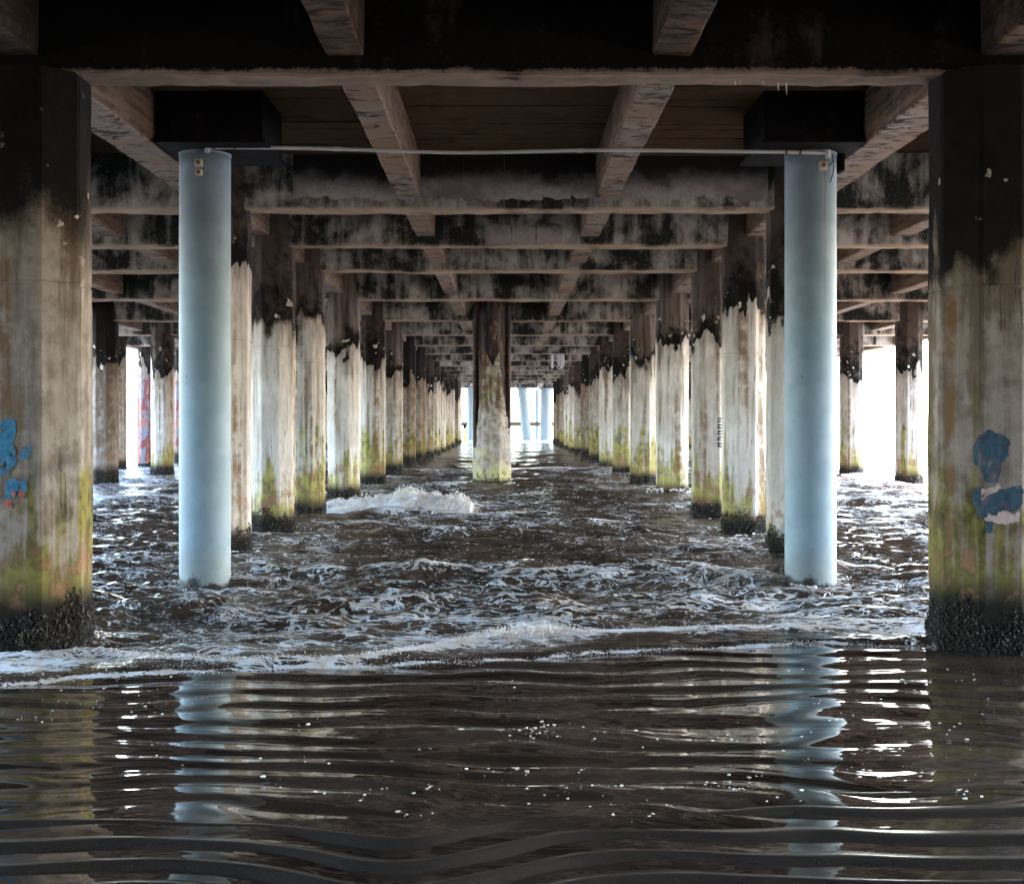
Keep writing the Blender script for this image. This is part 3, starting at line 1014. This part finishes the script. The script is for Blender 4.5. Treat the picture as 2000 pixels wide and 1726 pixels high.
pxc = VX - 9.0 / 33.4 * F
column_skin(kg, [[(pxc - 30, 765), (pxc - 4, 738), (pxc + 30, 735), (pxc + 30, 905), (pxc - 30, 905)]], make_graffiti_mat(), 'graffiti_patch', cell=.02, wear=.20, off=.022)
pxc = VX - 9.0 / 36.9 * F
column_skin((-9.0, 36.9), [[(pxc - 30, 745), (pxc + 30, 745), (pxc + 30, 880), (pxc - 30, 880)]], bpy.data.materials['red_orange_graffiti_paint'], 'graffiti_patch', cell=.02, wear=.20, off=.022)
k4 = [k for k in COLS if abs(k[1] - 16.4) < .1 and k[0] > 0][0]
glyph = []
for j in range(5):
    y0 = 816 + j * 12
    glyph.append([(1402, y0), (1410, y0 + 1), (1409, y0 + 4), (1404, y0 + 4), (1404, y0 + 6), (1410, y0 + 7), (1408, y0 + 10), (1401, y0 + 9)])
column_skin(k4, glyph, M_INK, 'black_lettering', cell=.006, wear=.25, jit=.6)

# ------------------------------------------------------------------ centre column with broken jacket
def make_core_mat():
    m = NT('rusted_pile_core')
    P = m.obj()
    n = m.noise(m.vec(P, (1, 1, .12)), 16, 6, .65)
    k = m.noise(P, 9, 5, .6)
    c = m.mix(m.sm(n, .42, .62), (.014, .011, .010), (.13, .075, .05))
    c = m.mix(m.m('MULTIPLY', m.sm(k, .6, .66), .7), c, (.26, .13, .08))
    m.bump(n, .8, .02)
    return m.out(c, .75)


def make_jacket_mat():
    m = NT('crumbling_concrete_jacket')
    P = m.obj(); z = m.xyz(P)[2]
    big = m.noise(P, 3, 6, .65); mid = m.noise(P, 8, 6, .65); st = m.noise(m.vec(P, (1, 1, .1)), 12, 5, .6)
    c = m.mix(m.sm(big, .34, .66), (.34, .29, .25), (.54, .49, .44))
    c = m.mix(m.m('MULTIPLY', m.sm(st, .48, .66), .6), c, (.22, .16, .11))
    c = m.mix(m.m('MULTIPLY', m.sm(mid, .40, .68), .8), c, (.20, .125, .075))
    g = m.m('ADD', m.m('MULTIPLY', m.m('SUBTRACT', .75, z), .8), m.m('MULTIPLY', m.m('SUBTRACT', big, .5), 2.5))
    c = m.mix(m.m('MULTIPLY', m.sm(g, .05, .5), .8), c, (.46, .40, .18))
    g2 = m.m('MULTIPLY', m.sm(mid, .5, .6), m.sm(z, .4, .2))
    c = m.mix(g2, c, (.12, .11, .02))
    up = m.m('MULTIPLY', m.sm(z, 1.35, 1.6), m.sm(st, .42, .56))
    c = m.mix(m.m('MULTIPLY', up, .85), c, m.mix(m.sm(big, .4, .6), (.17, .16, .05), (.085, .055, .035)))
    c = m.mix(m.m('MULTIPLY', m.sm(z, .9, 1.9), m.m('MULTIPLY', m.sm(mid, .4, .62), .7)), c, (.11, .065, .04))
    c = m.mix(m.sm(m.m('ADD', z, m.m('MULTIPLY', mid, .2)), .26, .16), c, (.025, .02, .016))
    m.bump(m.m('ADD', big, m.m('MULTIPLY', mid, .6)), .7, .03)
    return m.out(c, .88, .06)


ccx, ccy, CR = (961 - VX) / F * 24.5, 24.5, .365
cc = empty('concrete_column', (ccx, ccy, 0))
tag(cc, 'broken jacketed column standing alone in the middle of the central aisle', 'column', kind='thing')
rings = [oct_ring(CR * .86, z, .1, 4, .02) for z in np.linspace(-.6, 3.46, 30)]
Vv, Qq = loft(rings)
mesh_obj('core', Vv, Qq, make_core_mat(), cc)
MJ = make_jacket_mat()
# jacket: grid over the surface, torn away at the sides higher up
na, nzz = 96, 130
AA, ZZ = np.meshgrid(np.linspace(0, 2 * math.pi, na + 1), np.linspace(-.5, 3.0, nzz))
m_ = ((AA + math.pi / 8) % (math.pi / 4)) - math.pi / 8
rr = CR * .965 / np.cos(m_) * .985 + .014 * (fbm(AA * 4, ZZ * 5, 201, 4) - .5)
JV = np.stack([rr * np.cos(AA), rr * np.sin(AA), ZZ], -1)
px = VX + (ccx + JV[..., 0]) / (ccy + JV[..., 1]) * F
# silhouette of what is left, x in px against z
tor = 7 * (fbm(ZZ * 3.0, AA * 0 + 2, 203, 4) - .5)
zl = np.array([-.5, .70, .74, 1.0, 1.45, 1.9, 2.0, 2.35]); lo = np.array([915, 915, 931, 932, 934, 940, 941, 944]); hi = np.array([1010, 1010, 1010, 1010, 986, 984, 980, 975])
zr = np.array([-.5, .95, 1.15, 1.22, 1.6, 2.0, 2.05, 2.35]); hir = np.array([1010, 1010, 1001, 988, 984, 979, 977, 973])
keep = (px > np.interp(ZZ, zl, lo) + tor) & (px < np.interp(ZZ, zr, hir) + tor) & (np.sin(AA) < .25) & (ZZ < 2.28 + .1 * np.sin(AA * 9))
keep |= (np.sin(AA) < .25) & (px > 953 + tor) & (px < 976 + tor) & (ZZ > 2.58 + .3 * np.abs(px - 964 + tor) / 12) & (ZZ < 2.98 - .12 * np.abs(px - 966) / 12)
keep |= (ZZ < .72 + .1 * (fbm(AA * 3, AA * 0, 205, 3) - .5))
ii = np.arange(AA.size).reshape(AA.shape)
Q = np.stack([ii[:-1, :-1], ii[:-1, 1:], ii[1:, 1:], ii[1:, :-1]], -1)[keep[:-1, :-1]]
used, inv = np.unique(Q, return_inverse=True)
jk = mesh_obj('concrete_jacket', JV.reshape(-1, 3)[used], inv.reshape(-1, 4), MJ, cc, smooth=True)
so = jk.modifiers.new('thickness', 'SOLIDIFY'); so.thickness = .045; so.offset = -1
for s in (-1, 1):
    Vv, Qq = tube_vf([(s * CR * .84, -CR * .42, z) for z in np.linspace(.7 if s < 0 else 1.05, 3.3, 12)], .045, 8)
    mesh_obj('steel_stave', Vv, Qq, bpy.data.materials['rusted_pile_core'], cc)
Vb, Fb = barnacles(CR, 420, .2, .02)
b = mesh_obj('mussel_crust', Vb, Fb, M_BARN, cc); b['kind'] = 'stuff'

# ------------------------------------------------------------------ blue steel columns with their heads
def blue_column(bx, by, lab, rusty, head_x0, head_x1):
    root = empty('steel_column', (bx, by, 0))
    tag(root, lab, 'column', 'pale blue steel columns under the pier', 'thing')
    r = .183
    rings = []
    n = 72
    for z in [-.8, -.1, .3, .8, 1.4, 2.0, 2.6, 3.0, 3.11]:
        rings.append([(r * math.cos(2 * math.pi * k / n), r * math.sin(2 * math.pi * k / n), z) for k in range(n)])
    Vv, Qq = loft(rings)
    sh = mesh_obj('shaft', Vv, Qq, M_BLUE, root, smooth=True); sh['rusty'] = rusty
    for p in sh.data.polygons:
        if len(p.vertices) > 4: p.use_smooth = False
    rings = [[(rr * math.cos(2 * math.pi * k / 48), rr * math.sin(2 * math.pi * k / 48), z) for k in range(48)] for rr, z in ((.187, 3.098), (.187, 3.112))]
    mesh_obj('collar_plate', *loft(rings), M_BLUE, root)
    Vv, Qq = box_vf(head_x0 - bx, head_x1 - bx, -.40, .42, 3.115, ZS - .005)
    hb = mesh_obj('head_block', Vv, Qq, M_BLACK, root)
    bv = hb.modifiers.new('bevel', 'BEVEL'); bv.width = .012; bv.segments = 2
    # angle brackets under the head
    if rusty:
        mesh_obj('bracket', *box_vf(.205, .235, -.05, .10, 2.99, 3.113), M_BLACK, root)
    mesh_obj('head_plate', *box_vf(head_x0 - bx - .025, head_x1 - bx + .025, -.425, .445, 3.112, 3.134), M_BLACK, root)
    P_ = []
    a = rng.uniform(0, 6.283, 260)
    P_ = np.stack([r * np.cos(a), r * np.sin(a), rng.uniform(-.03, .03, 260) ], -1)
    s_ = rng.uniform(.005, .012, (260, 3))
    Vb, Fb = scatter(OCT_V, OCT_F, P_, s_)
    b = mesh_obj('mussel_crust', Vb, Fb, M_BARN, root); b['kind'] = 'stuff'
    return root, r


BY = 9.6
bl, r = blue_column((400.5 - VX) / F * BY, BY, 'pale blue steel column left of the aisle with two cream junction boxes', 0.0, -2.40, -1.69)
br_, r = blue_column((1583 - VX) / F * BY, BY, 'pale blue steel column right of the aisle with a looping cable', 1.0, 1.78, 2.45)


def jbox(root, dx, z, w=.05, h=.055):
    a = math.asin(max(-1, min(1, dx / r)))
    y = -r * math.cos(a)
    V1, Q1 = box_vf(dx - w / 2, dx + w / 2, y - .035, y + .02, z - h / 2, z + h / 2)
    o = mesh_obj('junction_box', V1, Q1, M_BOX, root)
    bv = o.modifiers.new('bevel', 'BEVEL'); bv.width = .008; bv.segments = 2
    Vv, Qq = tube_vf([(dx, y - .034, z), (dx, y - .044, z)], .014, 10)
    mesh_obj('cover_screw', Vv, Qq, M_RUST, o)
    return y


zb = lambda py: H - (py - VY) / F * (BY - .2)
jbox(bl, 0.0, zb(318)); jbox(bl, .002, zb(337), .045, .045)
jbox(br_, .045, zb(323), .06, .06)
pts = [(.115, -.175, zb(302)), (.118, -.185, zb(312)), (.105, -.175, zb(320)), (.085, -.185, zb(324)), (.065, -.2, zb(322))]
mesh_obj('cable', *tube_vf(pts, .0045, 6), M_CABLE, br_)
pts = [(.118, -.165, zb(300)), (.126, -.16, zb(312)), (.128, -.16, zb(325)), (.122, -.165, zb(338)), (.110, -.168, zb(348)), (.100, -.172, zb(355))]
mesh_obj('cable', *tube_vf(pts, .0045, 6), M_CABLE, br_)

# conduit pipe strung between the blue columns
pipe = empty('conduit_pipe', at(990, 295, BY - .21))
tag(pipe, 'thin white conduit pipe strung across between the two blue columns', 'pipe')
ctrl = [(405, 288.5), (450, 288), (560, 289), (650, 291), (740, 294), (800, 296), (880, 298.5), (960, 298), (1040, 296), (1130, 294), (1220, 293.5), (1320, 294.5), (1420, 296), (1520, 297), (1575, 298), (1617, 299.5)]
cpx = np.linspace(405, 1617, 90)
cpy = np.interp(cpx, [c[0] for c in ctrl], [c[1] for c in ctrl])
cpy = np.convolve(np.pad(cpy, 3, mode='edge'), np.ones(7) / 7, mode='valid')
pp = [at(a, b_, BY - .215) for a, b_ in zip(cpx, cpy)]
put(pipe, 'pipe', *tube_vf(pp, .013, 10), M_PIPE, True)
for e_ in (0, -1):
    p = pp[e_]
    put(pipe, 'elbow', *tube_vf([(p[0], p[1], p[2] + .02), (p[0], p[1], p[2] - .035)], .019, 12), M_PIPE)
for cx_ in (424, 457, 1535, 1568):
    k = int(np.argmin(abs(cpx - cx_))); p = pp[k]
    put(pipe, 'clamp', *tube_vf([(p[0] - .008, p[1], p[2]), (p[0] + .008, p[1], p[2])], .018, 12), M_RUST)
for cx_ in (655, 1130, 1226, 762):
    k = int(np.argmin(abs(cpx - cx_))); p = pp[k]; q = pp[k + 1]
    put(pipe, 'coupling', *tube_vf([p, q], .0165, 12), M_PIPE)

# ------------------------------------------------------------------ pier head beyond the end
HD = 78.0
def pile(name, px_t, px_b, wpx, lab, D=HD, mat=M_STEELW):
    xt = (px_t - VX) / F * D; xb = (px_b - VX) / F * D
    rr = wpx / F * D / 2
    root = empty(name, (xb, D, 0))
    tag(root, lab, 'pile', 'pale steel piles of the pier head')
    n = 8
    pts = [(xb - xb - (xt - xb) * .4, 0, -1.5)] + [((xt - xb) * t, 0, 3.0 * t) for t in np.linspace(0, 1, n)]
    mesh_obj('shaft', *tube_vf(pts, rr, 20), mat, root, smooth=True)
    pts = [((xt - xb), 0, 2.98), ((xt - xb), 0, 3.06)]
    mesh_obj('head_plate', *tube_vf(pts, rr * 1.25, 20), mat, root)


pile('steel_pile', 1020, 1029, 18, 'pale steel pile leaning to the left beyond the end of the pier')
pile('steel_pile', 1049, 1049, 8, 'slimmest upright steel pile beyond the end of the pier', HD + 4)
pile('steel_pile', 1067, 1066, 23, 'thick upright steel pile at the right of the far opening')
pile('steel_pile', 919, 919, 13, 'pale steel pile at the left of the far opening')
hb = empty('head_beam', (0, HD, 3.06))
tag(hb, 'pale beam carried on the steel piles beyond the end of the pier', 'beam', kind='thing')
put(hb, 'beam', *rough_bar('x', -9, 9, HD - .3, HD + .3, 3.06, 3.5, 30, .01, 4, .02, 2), M_CAP)
put(hb, 'deck_slab', *box_vf(-9.3, 9.3, 70.7, HD + 6, 3.505, 3.8), M_SOFFIT)
br2 = empty('timber_rail', (0, HD + 1.2, .93))
tag(br2, 'dark timber rail running behind the steel piles in the far opening', 'rail', kind='thing')
put(br2, 'rail', *box_vf(-4, 4, HD + 1.1, HD + 1.3, .84, 1.08), M_TIMBER)
for x_ in (-3.2, 3.2):
    put(br2, 'post', *box_vf(x_ - .1, x_ + .1, HD + 1.31, HD + 1.5, -1, 1.6), M_TIMBER)
ym = empty('marker_post', ((908 - VX) / F * 74, 74, 0))
tag(ym, 'small yellow marker post at the left of the far opening', 'post', kind='thing')
mesh_obj('post', *tube_vf([(0, 0, -1), (0, 0, .75)], .075, 12), M_YELLOW, ym)
mesh_obj('cap', *tube_vf([(0, 0, .75), (0, 0, .95)], .09, 12), M_BLACK, ym)
# small pipes hanging under the deck far down the right side
hg = empty('pipe_hanger', at(1090, 716, 40))
tag(hg, 'cluster of small pale pipes hanging under the far right deck', 'pipes')
for k, dx in enumerate((-.17, .02, .10, .16)):
    p = at(1090, 716, 40)
    put(hg, 'pipe', *tube_vf([(p[0] + dx, 40, 3.2), (p[0] + dx, 40, 2.75 + .08 * (k % 2))], .03, 8), M_PIPE)
p = at(1090, 716, 40)
put(hg, 'bracket', *box_vf(p[0] - .3, p[0] + .3, 39.9, 40.1, 3.2, 3.52), M_STR)

# ------------------------------------------------------------------ foam as geometry
def foam_object(name, P, S, lab, cat, group=None):
    Vf, Ff = scatter(ICO_V, ICO_F, P, S)
    d = .18 * (np.sin(Vf * 190).sum(1))[:, None] * .004
    o = mesh_obj(name, Vf + d, Ff, M_FOAM, smooth=True)
    tag(o, lab, cat, group)
    return o


# the breaker left of the centre column
n = 15000
u = rng.beta(2.4, 1.2, n)
bx = -3.3 + u * 2.85
cyb = 17.3 - .35 * (bx + 1.1) / 1.1 + .25 * (vnoise(bx * 1.3, bx * 0, 61) - .5)
dd = rng.normal(-.10, .17, n)
by_ = cyb + dd
bz = ground_water_z(bx, by_)
hgt = np.abs(rng.normal(0, 1, n)) * .022 * (1 + 1.2 * sstep(.6, 1, u)) * np.exp(-(dd / .3) ** 2)
s = rng.uniform(.003, .0125, n) * (.6 + .7 * u)
bw = foam_object('breaking_wave', np.stack([bx, by_, bz + hgt - .5 * s], -1), np.stack([s * 1.25, s, s * .85], -1),
                 'white breaking wave rolling in left of the lone middle column', 'wave')

# the frothy line at the front of the wash
n = 6500
x_ = np.concatenate([rng.uniform(-2.2, 2.6, n // 2), rng.normal(.25, .55, n - n // 2)])
dens = sstep(.28, .62, fbm(x_ * 1.5, x_ * 0 + 4, 211, 3))
k_ = rng.uniform(0, 1, n) < (.08 + .92 * dens ** 1.5); x_ = x_[k_]
y_ = foamA_y(x_) + rng.normal(0, .035, len(x_)) * (1 + .8 * np.exp(-((x_ - .1) / .5) ** 2))
ok = y_ > front_y(x_) + .02; x_, y_ = x_[ok], y_[ok]
z_ = ground_water_z(x_, y_)
peak = np.exp(-((x_ - .08) / .28) ** 2)
s = rng.uniform(.0011, .0038, len(x_)) * (.85 + 1.0 * peak)
z_ = z_ + np.abs(rng.normal(0, .006, len(x_))) + peak * np.abs(rng.normal(0, .022, len(x_)))
foam_object('wash_foam', np.stack([x_, y_, z_], -1), np.stack([s * 1.3, s, s * .8], -1),
            'frothy white foam line with a splash at the middle of the wash', 'foam')['kind'] = 'stuff'

# thin froth along the leading edge
n = 3200
x_ = rng.uniform(-2.6, 3.0, n)
y_ = front_y(x_) + rng.normal(.012, .02, n) + (rng.uniform(0, 1, n) < .3) * rng.uniform(0, .25, n) * sstep(.3, -1.8, x_)
z_ = ground_water_z(x_, y_)
s = rng.uniform(.0008, .0022, n)
foam_object('edge_foam', np.stack([x_, y_, z_ + .001], -1), np.stack([s * 1.6, s * 1.1, s * .7], -1),
            'thin line of froth along the leading edge of the wash', 'foam')['kind'] = 'stuff'

# flecks of foam drifting on the shallow water
cl = [(1760, 1350, 110, 50, 75), (1690, 1310, 60, 30, 30), (960, 1410, 110, 45, 80), (1350, 1500, 170, 60, 90), (230, 1480, 130, 70, 70), (660, 1500, 90, 45, 50),
      (1100, 1480, 200, 80, 70), (520, 1400, 160, 60, 45), (1560, 1480, 120, 90, 60), (1700, 1480, 60, 60, 45), (1900, 1400, 60, 80, 30), (120, 1400, 70, 40, 25), (820, 1560, 120, 30, 25)]
fp = []
for cx_, cy_, sx_, sy_, k in cl:
    sub = [(random.gauss(cx_, sx_), random.gauss(cy_, sy_)) for _ in range(5)]
    for _ in range(int(k * .8)):
        q1, q2 = sub[random.randrange(len(sub))]
        px_, py_ = random.gauss(q1, sx_ * .3), random.gauss(q2, sy_ * .16)
        if 1285 < py_ < 1640:
            a, b_ = on_water(px_, py_)
            if b_ < float(front_y(np.array([a]))[0]) - .04: fp.append((a, b_))
fp = np.array(fp)
z_ = ground_water_z(fp[:, 0], fp[:, 1])
s = .0009 + .0034 * rng.uniform(0, 1, len(fp)) ** 2.2 * rng.choice([1, 1, 1.6], len(fp))
foam_object('foam_flecks', np.stack([fp[:, 0], fp[:, 1], z_ + .0005], -1), np.stack([s * 1.7, s * 1.4, s * .35], -1),
            'scattered white foam flecks drifting on the dark shallow water', 'foam')['kind'] = 'stuff'

# white water and lumps round the feet of the nearer columns
P_, S_ = [], []
feet = [(k[0], k[1], v[1]) for k, v in COLS.items() if k[1] < 21 and abs(k[0]) < 3] + [(bl.location.x, BY, .18), (br_.location.x, BY, .18), (ccx, ccy, CR)]
for fx_, fy_, R_ in feet:
    n = 140
    a = rng.uniform(0, 6.283, n); rr = R_ + np.abs(rng.normal(0, .06, n))
    xx_, yy_ = fx_ + rr * np.cos(a), fy_ + rr * np.sin(a)
    okf = yy_ > front_y(xx_) + .03
    xx_, yy_ = xx_[okf], yy_[okf]
    zz_ = ground_water_z(xx_, yy_)
    s = rng.uniform(.003, .010, len(xx_)) * (1 + fy_ / 18)
    P_.append(np.stack([xx_, yy_, zz_], -1)); S_.append(np.stack([s * 1.5, s * 1.2, s * .7], -1))
foam_object('foot_foam', np.concatenate(P_), np.concatenate(S_), 'flecks of froth swirling round the feet of the columns', 'foam')['kind'] = 'stuff'
